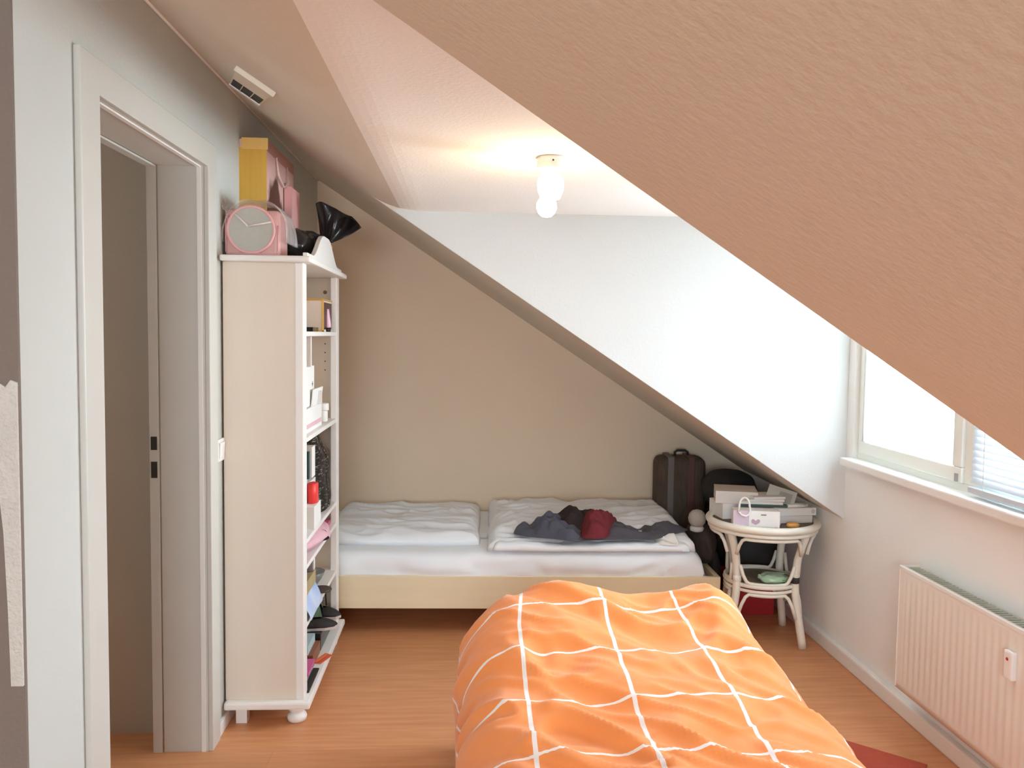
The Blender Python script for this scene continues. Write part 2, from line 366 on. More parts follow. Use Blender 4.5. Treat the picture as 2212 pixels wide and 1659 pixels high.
# ------------------------------------------------------------------ radiator
ra = thing('radiator', 'flat white panel radiator with fluted front under the windows', 'radiator', (XW, 2.97, .154))
RL = 1.72
def flute(u, v):
    y = -u*RL
    edge = min(u*RL, RL-u*RL, v*.46, (1-v)*.46)
    k = max(0, min(1, (edge-.035)/.012))
    return (-.095+.0022*k*(.5+.5*math.cos(2*PI*y/.036)), y, v*.46)
nu = int(RL/.006)
MB().grid(flute, nu, 20, thick=lambda u, v, p: (-.079, p.y, p.z)).build('front_panel', RADW, ra)
MB().box(-.045, -.03, -RL, 0, 0, .45).build('back_panel', RADW, ra)
MB().box(-.098, -.022, -.004, .0, .005, .462).build('side_cover', RADW, ra)
MB().box(-.098, -.022, -RL, -RL+.004, .005, .462).build('side_cover', RADW, ra)
GR = mat('grey_green_grille', (.42, .44, .37), .5, .15, 20)
gm = MB()
for k in range(int(RL/.02)): gm.box(-.088, -.026, -.018-k*.02, -.01-k*.02, .448, .456)
g = gm.build('top_grille', GR, ra); g['kind'] = 'stuff'
MB().box(-.098, -.09, -RL, 0, .448, .462).build('top_edge', LACQ, ra, bevel=.002)
MB().box(-.079, -.045, -RL+.01, -.01, .02, .42).build('fins', mat('radiator_dark_fins', (.25, .24, .22), .7, .1), ra)
for yy in (-.2, -RL+.2): MB().box(-.04, 0, yy-.015, yy+.015, .25, .3).build('bracket', RADW, ra)
al = MB().box(-.113, -.094, -.668, -.630, .30, .387).build('heat_meter', mat('white_meter_plastic', (.86, .84, .82), .35, .02), ra, bevel=.006)
MB().lathe(disc_prof(.005, .003, .001), (-.112, -.649, .362), 12, Matrix.Rotation(-PI/2, 3, 'Y')).build('red_mark', RED, al)

# ------------------------------------------------------------------ ceiling lamp
lp = thing('ceiling_lamp', 'small lit ceiling lamp with white base and round warm bulb', 'lamp', (.249, 2.49, ZC))
MB().lathe([(.039, 0), (.0415, -.004), (.0425, -.02), (.040, -.034), (.020, -.037)][::-1], seg=28).build('ceiling_base', LACQ, lp)
MB().lathe([(.012, -.05), (.012, -.035)], seg=16).build('stem', LACQ, lp)
MB().lathe(disc_prof(.003, .003, .001), (.002, -.0455, -.017), 10, Matrix.Rotation(PI/2, 3, 'X')).build('screw', DARK, lp)
GLOW = mat('frosted_lamp_glass', (1, .84, .58), .4, 0, emit=11)
BULB = mat('warm_bulb_glow', (1, .76, .44), .4, 0, emit=70)
MB().lathe([(.016, -.048), (.034, -.056), (.040, -.075), (.038, -.098), (.028, -.122), (.026, -.122), (.035, -.098), (.037, -.076), (.031, -.060), (.014, -.051)], seg=28).build('lamp_shade', GLOW, lp)
MB().lathe([(.014, -.118), (.014, -.098)], (-.012, -.01, 0), seg=16).build('socket', mat('brass_socket', (.7, .55, .2), .4, .05), lp)
MB().lathe([(.004, -.1775), (.014, -.175), (.024, -.166), (.0305, -.150), (.029, -.136), (.022, -.124), (.013, -.116)], (-.012, -.012, 0), seg=24).build('light_bulb', BULB, lp)

# ------------------------------------------------------------------ vent on the slope above the door
VM = mat('vent_cover_paint', (.80, .72, .60), .6, .02)
vo = Vector((-.68, 2.71, zs(-.68))); ve = thing('air_vent', 'cream air vent with dark slots on the slope above the door', 'vent', vo)
va = math.atan(.659); e1 = Vector((math.cos(va), 0, -math.sin(va))); en = Vector((-math.sin(va), 0, -math.cos(va)))
e2 = Vector((-.165, .53, .165*.659))
def plate(mb, s0, s1, t0, t1, h0, h1):
    return mb.add([e1*a_+e2*b_+en*c_ for c_ in (h0, h1) for b_ in (t0, t1) for a_ in (s0, s1)], [(0, 2, 3, 1), (4, 5, 7, 6), (0, 1, 5, 4), (2, 6, 7, 3), (0, 4, 6, 2), (1, 3, 7, 5)])
plate(MB(), -.062, .062, -.5, .5, 0, .010).build('vent_cover', VM, ve, bevel=.003)
plate(MB(), -.066, .066, -.53, -.47, 0, .016).build('front_lip', VM, ve, bevel=.003)
plate(MB(), -.062, .062, .42, .5, 0, .014).build('back_lip', LACQ, ve, bevel=.002)
for k in range(4): plate(MB(), -.056, .056, .02+.10*k, .085+.10*k, .009, .0115).build('slot', DARK, ve)
for x in (-.02, .02): plate(MB(), x-.0015, x+.0015, .0, .41, .011, .013).build('rib', VM, ve)

# ------------------------------------------------------------------ bookcase
bk = thing('bookcase', 'tall narrow white-washed bookcase with turned feet and scalloped crown', 'bookcase', (-.865, 3.04, 0))
D_, W_B, TOP = .285, .845, 1.70
MB().box(0, D_-.012, 0, .018, .1, TOP).build('side_panel', SHELFW, bk, bevel=.002)
MB().box(0, D_-.012, W_B-.018, W_B, .1, TOP).build('side_panel', SHELFW, bk, bevel=.002)
MB().box(0, .008, .018, W_B-.018, .1, TOP).build('back_panel', SHELFW, bk)
MB().box(D_-.030, D_, -.004, .062, .1, TOP).build('front_stile', SHELFF, bk, bevel=.004)
MB().box(D_-.030, D_, W_B-.058, W_B+.004, .1, TOP).build('front_stile', SHELFF, bk, bevel=.004)
MB().box(-.0, D_+.025, -.03, W_B+.03, .072, .1).build('base_board', SHELFF, bk, bevel=.008)
MB().box(-.0, D_+.03, -.04, W_B+.045, TOP, TOP+.022).build('top_board', SHELFF, bk, bevel=.007)
cr = []
for i in range(49):
    t = i/48; y = .03+t*(W_B-.02); a = abs(t-.5)*2
    z = .02+.10*(1 if a < .12 else .5+.5*math.cos(min(1, (a-.12)/.62)*PI)) + (.022 if a > .9 else 0)*0
    cr.append((y, TOP+.02+z))
cr = [(.03, TOP+.02)] + cr + [(.01+W_B, TOP+.02)]
MB().prism(cr, 'x', D_-.008, D_+.010).build('crown', SHELFF, bk, bevel=.003)
SHZ = (1.455, 1.06, .677, .58, .358)
for z in SHZ: MB().box(.008, D_-.004, .018, W_B-.018, z-.018, z).build('shelf_board', SHELFF, bk, bevel=.003)
foot = [(.020, 0), (.033, .004), (.037, .016), (.033, .028), (.022, .034), (.030, .042), (.034, .052), (.036, .060), (.036, .073)]
for x, y in ((D_-.035, .045), (D_-.035, W_B-.045)): MB().lathe(foot, (x, y, 0), 20).build('foot', SHELFF, bk)
for x, y in ((.05, .045), (.05, W_B-.045)): MB().box(x-.02, x+.02, y-.02, y+.02, 0, .073).build('back_foot', SHELFF, bk)
for z in (1.635,): MB().lathe(disc_prof(.009, .002, .0005), (D_-.06, W_B-.0175, z), 12, Matrix.Rotation(PI/2, 3, 'X')).build('wood_knot', mat('knot_brown', (.25, .14, .08), .6, .1), bk)
for z in (1.40, 1.36, 1.32, 1.28, .54, .51): MB().lathe(disc_prof(.003, .002, .0005), (D_-.06, W_B-.0175, z), 8, Matrix.Rotation(PI/2, 3, 'X')).build('peg_hole', DARK, bk)

# things in the bookcase (front face of its opening at x -.59)
def bx(name, label, cat, x0, x1, y0, y1, z0, z1, m, rz=0, bevel=.002, group=None):
    o = MB().box(-(x1-x0)/2, (x1-x0)/2, -(y1-y0)/2, (y1-y0)/2, 0, z1-z0).build(name, m, None, bevel=bevel)
    o.location = ((x0+x1)/2, (y0+y1)/2, z0); o.rotation_euler = (0, 0, rz)
    return tag(o, label, cat, group)
Z1, Z2, Z3, Z4, Z5, Z6 = 1.455, 1.06, .677, .58, .358, .10
# top bay
CREAM = mat('cream_spotted_card', (.90, .82, .77), .5, .0, 14, col2=(.86, .70, .56))
gb = thing('gift_box', 'cream spotted gift box with gold edges on the bookcase top shelf', 'box', (-.70, 3.68, Z1))
MB().box(-.11, .10, -.11, .11, 0, .135).build('box_body', CREAM, gb, bevel=.002)
MB().box(.1005, .103, -.10, .10, .01, .125).build('side_print', mat('dark_plum_print', (.05, .012, .014), .35, .2), gb)
for a in ((-.112, .104, -.114, -.106, .131, .139), (.096, .104, -.112, .112, .131, .139), (.096, .104, -.114, -.106, 0, .131), (-.112, .104, -.114, -.106, -.0, .006)):
    MB().box(*a).build('gold_edge', GOLD, gb, bevel=.001)
tb = thing('cream_tube', 'pink squeeze tube with black cap beside the spotted gift box', 'tube', (-.594+.0, 3.66, Z1))
MB().lathe([(.0125, 0), (.0125, .018)], seg=16).build('cap', BLACKP, tb)
MB().add([], [])
tbm = MB().lathe([(.013, .018), (.0145, .022), (.0148, .05), (.0155, .085), (.0165, .098)], seg=20)
tbm.v = [(x*(1-.75*max(0, (z-.03)/.07)), y*(1+.25*max(0, (z-.03)/.07)), z) for x, y, z in tbm.v]
tbm.build('tube_body', mat('pale_pink_plastic', (.80, .50, .62), .35, .03), tb)
bx('cosmetic_palette', 'flat black palette lying before the spotted gift box', 'palette', -.72, -.615, 3.42, 3.55, Z1, Z1+.018, BLACKP)
# second bay: pile of white boxes
ob = thing('storage_box', 'open white carton with a pink stripe and raised flap on second shelf', 'box', (-.72, 3.37, Z2))
MB().box(-.115, .115, -.21, .20, 0, .095).build('box_body', PAPER, ob, bevel=.002)
MB().box(.1155, .117, -.20, .18, .018, .034).build('pink_stripe', mat('pink_stripe_print', (.80, .50, .55), .5, .05), ob)
MB().box(.108, .112, -.02, .20, .095, .165, tilt=(0, .12), about=(.11, .1, .095)).build('flap', PAPER, ob)
bx('white_carton', 'white carton with small dark cross, stacked in the second bay', 'box', -.84, -.615, 3.27, 3.45, Z2+.097, Z2+.257, PAPER)
MB_ = MB().box(.1130, .1137, .035, .055, .085, .089).box(.1130, .1137, .043, .047, .077, .097)
c_ = MB_.build('printed_cross', DARK, bpy.data.objects['white_carton'])
wg = bx('grey_wedge_box', 'grey card wedge leaning on the white cartons', 'box', -.70, -.60, 3.46, 3.56, Z2+.097, Z2+.15, GREYB, rz=.3)
fr = thing('picture_frame', 'small white frame with grey picture on the stacked cartons', 'frame', (-.684, 3.30, Z2+.2575))
MB().box(-.075, .085, -.008, .008, 0, .118).build('frame_border', LACQ, fr, bevel=.002)
MB().box(-.06, .070, -.010, -.0082, .022, .096).build('picture', GREYB, fr)
jr = thing('cream_jar', 'little white pot with wide lid near far end of second shelf', 'jar', (-.625, 3.70, Z2))
MB().lathe([(.020, 0), (.024, .004), (.024, .045), (.021, .05)], seg=20).build('pot', LACQ, jr)
MB().lathe([(.028, .05), (.029, .054), (.029, .078), (.026, .082)], seg=20).build('lid', PAPER, jr)
# third bay: black carrier bag, books, white box, red roll
def printed_film():
    m = mat('black_printed_film', (.022, .016, .014), .55, .2, 10, spec=.2); nt = m.node_tree; N, L = nt.nodes, nt.links; b = N['Principled BSDF']
    tc = N.new('ShaderNodeTexCoord'); mp = N.new('ShaderNodeMapping'); mp.inputs['Scale'].default_value = (1, 1, 5); L.new(tc.outputs['Object'], mp.inputs[0])
    n = N.new('ShaderNodeTexNoise'); n.inputs['Scale'].default_value = 32; n.inputs['Detail'].default_value = 1; L.new(mp.outputs[0], n.inputs[0])
    rp = N.new('ShaderNodeValToRGB'); rp.color_ramp.elements[0].position = .58; rp.color_ramp.elements[1].position = .70
    rp.color_ramp.elements[0].color = (.022, .016, .013, 1); rp.color_ramp.elements[1].color = (.30, .27, .24, 1)
    L.new(n.outputs['Fac'], rp.inputs[0]); L.new(rp.outputs[0], b.inputs['Base Color']); return m
PRB = printed_film()
bb = thing('carrier_bag', 'slumped black printed carrier bag filling the third bay', 'bag', (-.705, 3.70, Z3))
def bagf(u, v):
    a = 2*PI*u; z = v*.365
    rx = .105*(1-.15*v); ry = .15*(1-.5*max(0, (v-.5)/.5)**1.5)
    k = 1+.10*nz(math.cos(a)*2, math.sin(a)*2, v*4)
    cl = lambda t: math.copysign(abs(t)**.6, t)
    return (cl(math.cos(a))*rx*k, cl(math.sin(a))*ry*k - .22*max(0, (v-.5)/.5)**1.4, max(z, 0))
MB().grid(bagf, 40, 20, thick=lambda u, v, p: (p.x*.96, p.y*.96, p.z)).build('bag_body', PRB, bb)
bx('teal_book', 'thin teal book upright in the third bay of the bookcase', 'book', -.80, -.615, 3.33, 3.352, Z3+.19, Z3+.30, mat('teal_cloth', (.03, .09, .10), .5, .1))
bx('white_paperback', 'white paperback upright above the red roll in third bay', 'book', -.80, -.608, 3.36, 3.43, Z3+.19, Z3+.315, PAPER)
wb = bx('white_pink_carton', 'white and pink upright carton standing in the third bay', 'box', -.80, -.632, 3.26, 3.65, Z3, Z3+.160, PAPER)
MB().box(.0842, .0855, -.15, .12, .02, .14).build('pink_print', mat('pale_pink_print', (.80, .62, .68), .5, .04), wb)
bx('grey_slim_box', 'grey slim box lying on the white pink carton', 'box', -.80, -.64, 3.26, 3.44, Z3+.160, Z3+.188, GREYB)
lb_ = MB().box(-.022, .022, -.075, .075, 0, .088).build('white_low_box', PAPER, bevel=.002); lb_.location = (-.608, 3.36, Z3); tag(lb_, 'narrow white box at the third shelf front carrying the red roll', 'box')
rr = MB().lathe([(.017, 0), (.0215, .003), (.0215, .078), (.017, .081)], seg=20, sy=1.6).build('red_roll', mat('bright_red_wrap', (.85, .05, .045), .4, .08, 30)); rr.location = (-.608, 3.375, Z3+.0882); tag(rr, 'bright red wrapped roll standing on the narrow white box', 'roll')
# fourth bay: pink plastic bag
pb = MB().grid(lambda u, v: (.10*math.cos(2*PI*u)*math.sin(PI*v)*(1+.2*nz(u*6, v*4)), .25*math.sin(2*PI*u)*math.sin(PI*v)*(1+.15*nz(u*5, v*5, 3)), .040-.040*math.cos(PI*v)+.006*nz(u*12, v*9)*math.sin(PI*v)), 40, 20).build('pink_film_bag', mat('pink_thin_film', (.80, .48, .55), .3, .1, 20, .3, 30))
pb.location = (-.655, 3.42, Z4+.0005); tag(pb, 'crumpled pink plastic bag squeezed in the lowest slim bay', 'bag')
bx('magenta_folder', 'magenta folder under the crumpled pink plastic bag far end', 'folder', -.80, -.605, 3.62, 3.80, Z4, Z4+.02, mat('magenta_card', (.62, .10, .2), .4, .05))
# fifth bay
bt = thing('spray_bottle', 'dark bottle with white label stripe in the fifth bay', 'bottle', (-.63, 3.38, Z5+.125))
MB().lathe([(.024, 0), (.026, .004), (.026, .06), (.020, .075), (.012, .08), (.012, .092)], seg=20).build('bottle_body', mat('smoked_glass', (.16, .13, .13), .2, .2), bt)
MB().box(.012, .0275, -.012, .012, .008, .06).build('label', LACQ, bt)
bx('olive_carton', 'olive tan carton standing under the dark bottle', 'box', -.79, -.603, 3.20, 3.41, Z5, Z5+.125, mat('olive_tan_card', (.42, .33, .17), .6, .12, 12))
gl = MB().lathe([(.03, 0), (.035, .003), (.055, .03), (.068, .06), (.066, .06), (.052, .03), (.03, .006)], seg=28).build('glass_bowl', sheer('smoky_bowl_glass', (.35, .37, .38), .35, .2, 1)); gl.location = (-.665, 3.60, Z5); tag(gl, 'grey glass bowl near far end of the fifth shelf', 'bowl')
hb = thing('hand_mirror', 'round dark hand mirror poking over the fifth shelf edge', 'mirror', (-.60, 3.52, Z5+.0)); hb.rotation_euler = (0, .0, .5)
MB().lathe(disc_prof(.045, .010, .003), (0, 0, 0), 24).build('mirror_head', mat('dark_brown_plastic', (.06, .045, .04), .4, .1), hb)
MB().box(-.14, -.04, -.008, .008, .001, .009).build('handle', DARKF, hb, bevel=.002)
bl = MB().grid(lambda u, v: (-.06+.13*v+.02*math.sin(v*3), -.12+.26*u, .085-.06*v-.13*max(0, v-.62)+.006*nz(u*5, v*6)), 20, 14, thick=lambda u, v, p: (p.x, p.y, p.z-.004)).build('film_pouch', mat('white_blue_film', (.85, .87, .90), .3, 0, 9, .1, 20, col2=(.10, .30, .75)))
bl.location = (-.645, 3.26, Z5+.03); tag(bl, 'white and blue film pouch drooping over the fifth shelf edge', 'pouch')
# bottom bay
gbm = MB().grid(lambda u, v: (.09*math.cos(2*PI*u)*math.sin(PI*v)**.7*(1+.2*nz(u*6, v*4, 1)), .12*math.sin(2*PI*u)*math.sin(PI*v)**.7*(1+.2*nz(u*5, v*5, 4)), .10-.10*math.cos(PI*v)), 32, 18).build('green_film_bag', mat('dark_green_film', (.05, .07, .055), .3, 0, 14, .3, 25, col2=(.16, .30, .17)))
gbm.location = (-.71, 3.66, Z6+.001); tag(gbm, 'dark green crumpled plastic bag at back of the bottom bay', 'bag')
def shoe(name, label, loc, rz, m):
    t = thing(name, label, 'shoe', loc, rz, 'shoes in the bottom bay')
    sole = [(-.11, -.025), (-.06, -.03), (0, -.028), (.06, -.036), (.10, -.028), (.118, 0), (.10, .028), (.06, .036), (0, .028), (-.06, .03), (-.11, .025), (-.122, 0)]
    MB().prism(sole, 'z', 0, .014).build('sole', mat('pale_sole', (.55, .50, .48), .6, .05), t, bevel=.003)
    def up(u, v):
        a = 2*PI*u; i = u*12; p = sole[int(i) % 12]; q = sole[(int(i)+1) % 12]; f = i-int(i)
        x = p[0]+(q[0]-p[0])*f; y = p[1]+(q[1]-p[1])*f
        hgt = .035+.03*max(0, min(1, (.02-x)/.08))
        return (x*(1-.35*v**2)-.02*v**2, y*(1-.6*v**2), .013+hgt*v)
    MB().grid(up, 36, 8, thick=lambda u, v, p: (p.x*.93, p.y*.9, p.z)).build('upper', m, t)
    return t
shoe('low_shoe', 'black low shoe with pale sole, nearer one in bottom bay', (-.655, 3.56, Z6+.075), .25, BLACKF)
shoe('low_shoe', 'black low shoe with pale sole, beside the far bookcase panel', (-.66, 3.72, Z6+.075), -.1, BLACKF)
bx('black_shoe_box', 'black box under the shoes in the bottom bay', 'box', -.80, -.60, 3.51, 3.79, Z6, Z6+.074, BLACKP)
bx('light_blue_box', 'pale blue flat box on the bottom shelf before shoes', 'box', -.80, -.62, 3.33, 3.49, Z6+.05, Z6+.085, mat('pale_blue_card', (.50, .66, .70), .5, .03))
bx('brown_box', 'small brown leather case under the pale blue flat box', 'case', -.80, -.60, 3.33, 3.50, Z6, Z6+.05, mat('brown_leather', (.28, .11, .06), .5, .15))
for k in range(4):
    cols = [(.75, .80, .90), (.12, .30, .72), (.85, .85, .84), (.70, .12, .35)]
    o = bx('magazine', ['white and pale blue magazine, lowest of the bottom shelf pile', 'deep blue magazine, second up in the bottom shelf pile', 'white magazine, third up in the bottom shelf pile', 'magenta magazine on top of the bottom shelf pile'][k], 'magazine', -.79+.01*k, -.612+.008*k, 3.14+.006*k, 3.325-.004*k, Z6+.011*k, Z6+.011*(k+1), mat('magazine_cover_%s' % 'abcd'[k], cols[k], .3, .12, 18), rz=.02*(k % 2), group='magazines on the bottom shelf')
cm = MB().box(-.05, .05, -.008, .008, 0, .006)
for k in range(16): cm.box(-.05+.0063*k, -.0475+.0063*k, -.03, -.008, .001, .005)
o = cm.build('hair_comb', mat('orange_red_plastic', (.80, .20, .10), .35, .05)); o.location = (-.585, 3.42, Z6+.0005); o.rotation_euler = (0, 0, 1.2); tag(o, 'orange red comb lying on bottom shelf edge', 'comb')
o = MB().box(-.012, .012, -.11, .11, 0, .008).build('black_ruler', DARK, bevel=.002); o.location = (-.584, 3.20, Z6+.0005); tag(o, 'flat black strip lying along the bottom shelf edge', 'ruler')
pg = thing('power_plug', 'small dark plug fixed low on the far bookcase panel', 'plug', (-.64, 3.865, .30))
MB().box(-.012, .012, -.018, .002, -.02, .02).build('plug_body', DARK, pg, bevel=.003)
MB().tube([(0, -.012, -.02), (.005, -.02, -.06), (.01, -.03, -.11)], .003, 8).build('cable', DARK, pg)

# ------------------------------------------------------------------ on top of the bookcase
ZT = TOP+.022
pc = thing('packaged_case', 'pink plastic case with round grey mesh window wrapped in film', 'case', (-.765, 3.13, ZT))
MB().box(-.098, .098, -.07, .07, 0, .165).build('case_body', mat('translucent_pink', (.66, .37, .35), .3, .05, 6), pc, bevel=.018, seg=4)
rx_ = Matrix.Rotation(PI/2, 3, 'X')
def ring(R, r, c, seg=48): return MB().tube([(c[0]+R*math.cos(2*PI*k/seg), c[1], c[2]+R*math.sin(2*PI*k/seg)) for k in range(seg)], r, 8, closed=True)
ring(.082, .006, (-.003, -.074, .094)).build('window_rim', PINKP, pc)
MB().lathe([(.08, 0), (.08, .008)], (-.003, -.068, .094), 40, rx_).build('mesh_window', mat('grey_mesh', (.48, .47, .42), .7, .08, 40), pc)
for p in (((-.058, -.079, .150), (-.013, -.079, .105)), ((-.013, -.079, .105), (.070, -.079, .122))): MB().tube(p, .004, 8).build('crease', mat('pale_crease', (.75, .66, .63), .4, .03), pc)
MB().tube([(-.092, -.071, .015), (-.092, -.071, .14)], .003, 6).build('edge_seam', PINKP, pc)
MB().tube([(-.085, -.072, .008), (.082, -.072, .008), (.093, -.072, .02), (.093, -.072, .11)], .003, 6).build('edge_seam', PINKP, pc)
FILM = sheer('clear_film', (.92, .88, .86), .50, .35, 1)
def filmf(u, v):
    a = -.15+PI*1.15*u
    r = 1+.05*nz(u*9, v*7)
    return (.012-.112*math.cos(a)*r, -.085+.20*v+.012*nz(u*7, v*5, 2), .05+.15*max(0, math.sin(a))**.6*r)
MB().grid(filmf, 40, 16).build('film_wrap', FILM, pc)
MB().grid(lambda u, v: (-.075-.030*u-.006*nz(v*6, u*4), -.08+.02*nz(u*5, v*5)+.03*v, .13+.075*u*(.6+.5*v)+.01*nz(u*7, v*8, 5)), 10, 12).build('film_ear', FILM, pc)
# tall gift bags against the wall
gf = thing('gift_bag', 'tall gift bag with orange yellow side and pink printed front', 'bag', (-.82, 3.55, ZT))
def pink_print():
    m = bpy.data.materials.new('pink_photo_print'); m.use_nodes = True; N, L = m.node_tree.nodes, m.node_tree.links; b = N['Principled BSDF']
    tc = N.new('ShaderNodeTexCoord'); n = N.new('ShaderNodeTexNoise'); n.inputs['Scale'].default_value = 9; L.new(tc.outputs['Object'], n.inputs[0])
    sp = N.new('ShaderNodeSeparateXYZ'); L.new(tc.outputs['Object'], sp.inputs[0])
    a = N.new('ShaderNodeMath'); a.operation = 'MULTIPLY_ADD'; L.new(n.outputs['Fac'], a.inputs[0]); a.inputs[1].default_value = .20; L.new(sp.outputs[2], a.inputs[2])
    y2 = N.new('ShaderNodeMath'); y2.operation = 'ABSOLUTE'; y1 = N.new('ShaderNodeMath'); y1.operation = 'ADD'; L.new(sp.outputs[1], y1.inputs[0]); y1.inputs[1].default_value = .10; L.new(y1.outputs[0], y2.inputs[0])
    s = N.new('ShaderNodeMath'); s.operation = 'ADD'; L.new(a.outputs[0], s.inputs[0]); L.new(y2.outputs[0], s.inputs[1])
    r = N.new('ShaderNodeValToRGB'); r.color_ramp.elements[0].position = .46; r.color_ramp.elements[1].position = .50
    r.color_ramp.elements[0].color = (.09, .03, .02, 1); r.color_ramp.elements[1].color = (.80, .52, .48, 1); L.new(s.outputs[0], r.inputs[0]); L.new(r.outputs[0], b.inputs['Base Color'])
    b.inputs['Roughness'].default_value = .4
    return m
MB().box(-.052, .052, -.25, .25, 0, .468).build('bag_body', pink_print(), gf, bevel=.002)
OY = mat('orange_yellow_card', (.62, .30, .04), .5, 0, 3, col2=(.80, .50, .07), stretch=(14, 1, 1))
MB().box(-.052, .052, -.2525, -.2503, .0, .435).build('side_gusset', OY, gf)
MB().box(-.042, .058, -.2560, -.2526, .428, .472).build('gusset_fold', mat('orange_yellow_fold', (.80, .48, .13), .5, .05), gf)
MB().box(.0525, .054, -.25, .25, .425, .468).build('top_band', mat('dusty_pink_band', (.50, .24, .20), .5, .05), gf)
for yy in (-.02, ): MB().tube([(.056, -.10, .43), (.062, -.09, .36), (.064, .0, .33), (.062, .09, .36), (.056, .10, .43)], .004, 8).build('handle', mat('pink_cord', (.82, .60, .56), .5, .05), gf)
gf2 = thing('pink_paper_bag', 'folded pink paper bag with pleats in front of gift bag', 'bag', (-.752, 3.66, ZT))
def pleat(u, v): return (.020*(abs((u*5) % 1-.5)-.25)+.015, -.07+.16*u, .0+.34*v)
MB().grid(pleat, 40, 4, thick=lambda u, v, p: (-.012, p.y, p.z), smooth=False).build('bag_sheet', mat('pleated_pink_paper', (.72, .36, .34), .5, .06), gf2)
bkt = thing('small_basket', 'small orange wooden basket behind the black bag lump', 'basket', (-.66, 3.80, ZT))
MB().box(-.05, .05, -.05, .05, 0, .11).build('basket_body', mat('orange_cane', (.55, .22, .07), .5, .15, 40), bkt, bevel=.004)
MB().box(-.056, .056, -.056, .056, .108, .122).build('basket_rim', mat('orange_cane_rim', (.85, .45, .15), .4, .1, 30), bkt, bevel=.004)
bg_ = thing('black_plastic_bag', 'knotted glossy black plastic bag with flared top on the bookcase', 'bag', (-.676, 3.42, ZT))
def lump(u, v):
    a = 2*PI*u; ph = PI*v; r = math.sin(ph)**.8
    k = 1+.22*nz(math.cos(a)*1.8, math.sin(a)*1.8, v*3)+.08*nz(math.cos(a)*6, math.sin(a)*6, v*7)
    return (.075*r*k*math.cos(a), .19*r*k*math.sin(a), .070*(1-math.cos(ph))*(1+.15*nz(u*4, 2)))
MB().grid(lump, 48, 24).build('bag_lump', BLACKP, bg_)
MB().grid(lambda u, v: (.045+.045*u*(1-v)+(-.028+.205*u)*v, .29+.05*math.sin(u*7+v*3)*v*.7+.014*math.sin(u*17+v*2)*v, .118+.006*math.sin(u*9)+v*(.190-.075*u-.035*abs(u-.45)-.04*max(0, u-.75)*4*(1-.3*v))), 44, 16, thick=lambda u, v, p: (p.x, p.y+.003, p.z)).build('bag_flare', BLACKP, bg_)
MB().tube([(.0, .10, .10), (.02, .18, .12), (.03, .24, .125), (.05, .29, .128)], [.05, .04, .03, .022], 12).build('bag_neck', BLACKP, bg_)
MB().grid(lambda u, v: (.045+.05*u+.02*nz(u*4, v*4), .19+.14*v+.02*nz(u*5, v*3), .02+.10*(1-u)*(.6+.4*v)+.015*nz(u*6, v*6)), 16, 16).build('film_scrap', FILM, bg_)
# light switch at the wall beside the bookcase
sw = thing('light_switch', 'white rocker light switch on left wall beside the bookcase', 'switch', (XL, 3.0, 1.03))
MB().box(0, .010, -.04, .04, -.04, .04).build('switch_plate', LACQ, sw, bevel=.003)
MB().box(.009, .015, -.028, .028, -.028, .028, tilt=(0, .06)).build('rocker', LACQ, sw, bevel=.002)

# ------------------------------------------------------------------ double-width daybed at the gable
RZ = -.024
bd = thing('bed', 'low bed with pale birch boards along the gable wall', 'bed', (.27, 4.44, 0), RZ)
MB().box(-1.02, .99, -.505, -.48, .135, .292).build('side_board', PINE, bd, bevel=.002)
MB().box(-1.02, .99, .48, .505, .135, .292).build('side_board', PINE, bd, bevel=.002)
MB().box(.965, .99, -.48, .48, .135, .292).build('end_board', PINE, bd, bevel=.002)
MB().box(-1.02, -.995, -.48, .48, .135, .292).build('end_board', PINE, bd, bevel=.002)
for k in range(14): MB().box(-.97+.14*k, -.90+.14*k, -.48, .48, .185, .20).build('slat', PINE, bd)
for x in (-.97, .93):
    for y in (-.43, .43): MB().box(x-.03, x+.03, y-.03, y+.03, 0, .19).build('leg', PINE, bd)
def puffy(w, dd, h, r, wr, seed, nx=90, ny=60, sx=3., sy=9., ang=0, hem=0, hfun=None):
    """flat padded cloth body w by dd, edge radius r, wrinkles wr"""
    ca, sa = math.cos(ang), math.sin(ang)
    def fn(u, v):
        x = (u-.5)*w; y = (v-.5)*dd
        # push the outer cells down the side
        e = min(min(u, 1-u)*w, min(v, 1-v)*dd)
        t = max(0, min(1, e/r)); prof = math.sqrt(max(0, 1-(1-t)**2))
        xr, yr = x*ca+y*sa, -x*sa+y*ca
        n = ridge(xr*sx+.8*nz(x*2, y*2, seed), yr*sy, seed)*.6+.4*ridge(xr*sx*2.3+5, yr*sy*1.9+nz(x*5, y*5, seed), seed+7)
        z = h*prof+(n-.5)*wr*min(1, e/r+.15)*(1 if e > 0 else 0)
        if hfun: z += hfun(x, y)*prof
        wob = .012*nz(x*5, y*5, seed+3) if hem else 0
        return (x+wob*(1-t), y+wob*(1-t), max(z, .0))
    return MB().grid(fn, nx, ny, thick=lambda u, v, p: ((u-.5)*w*.985, (v-.5)*dd*.98, 0))
mt = thing('mattress', 'mattress under a loose white sheet on the birch bed', 'mattress', (.20, 4.44, .2005), RZ)
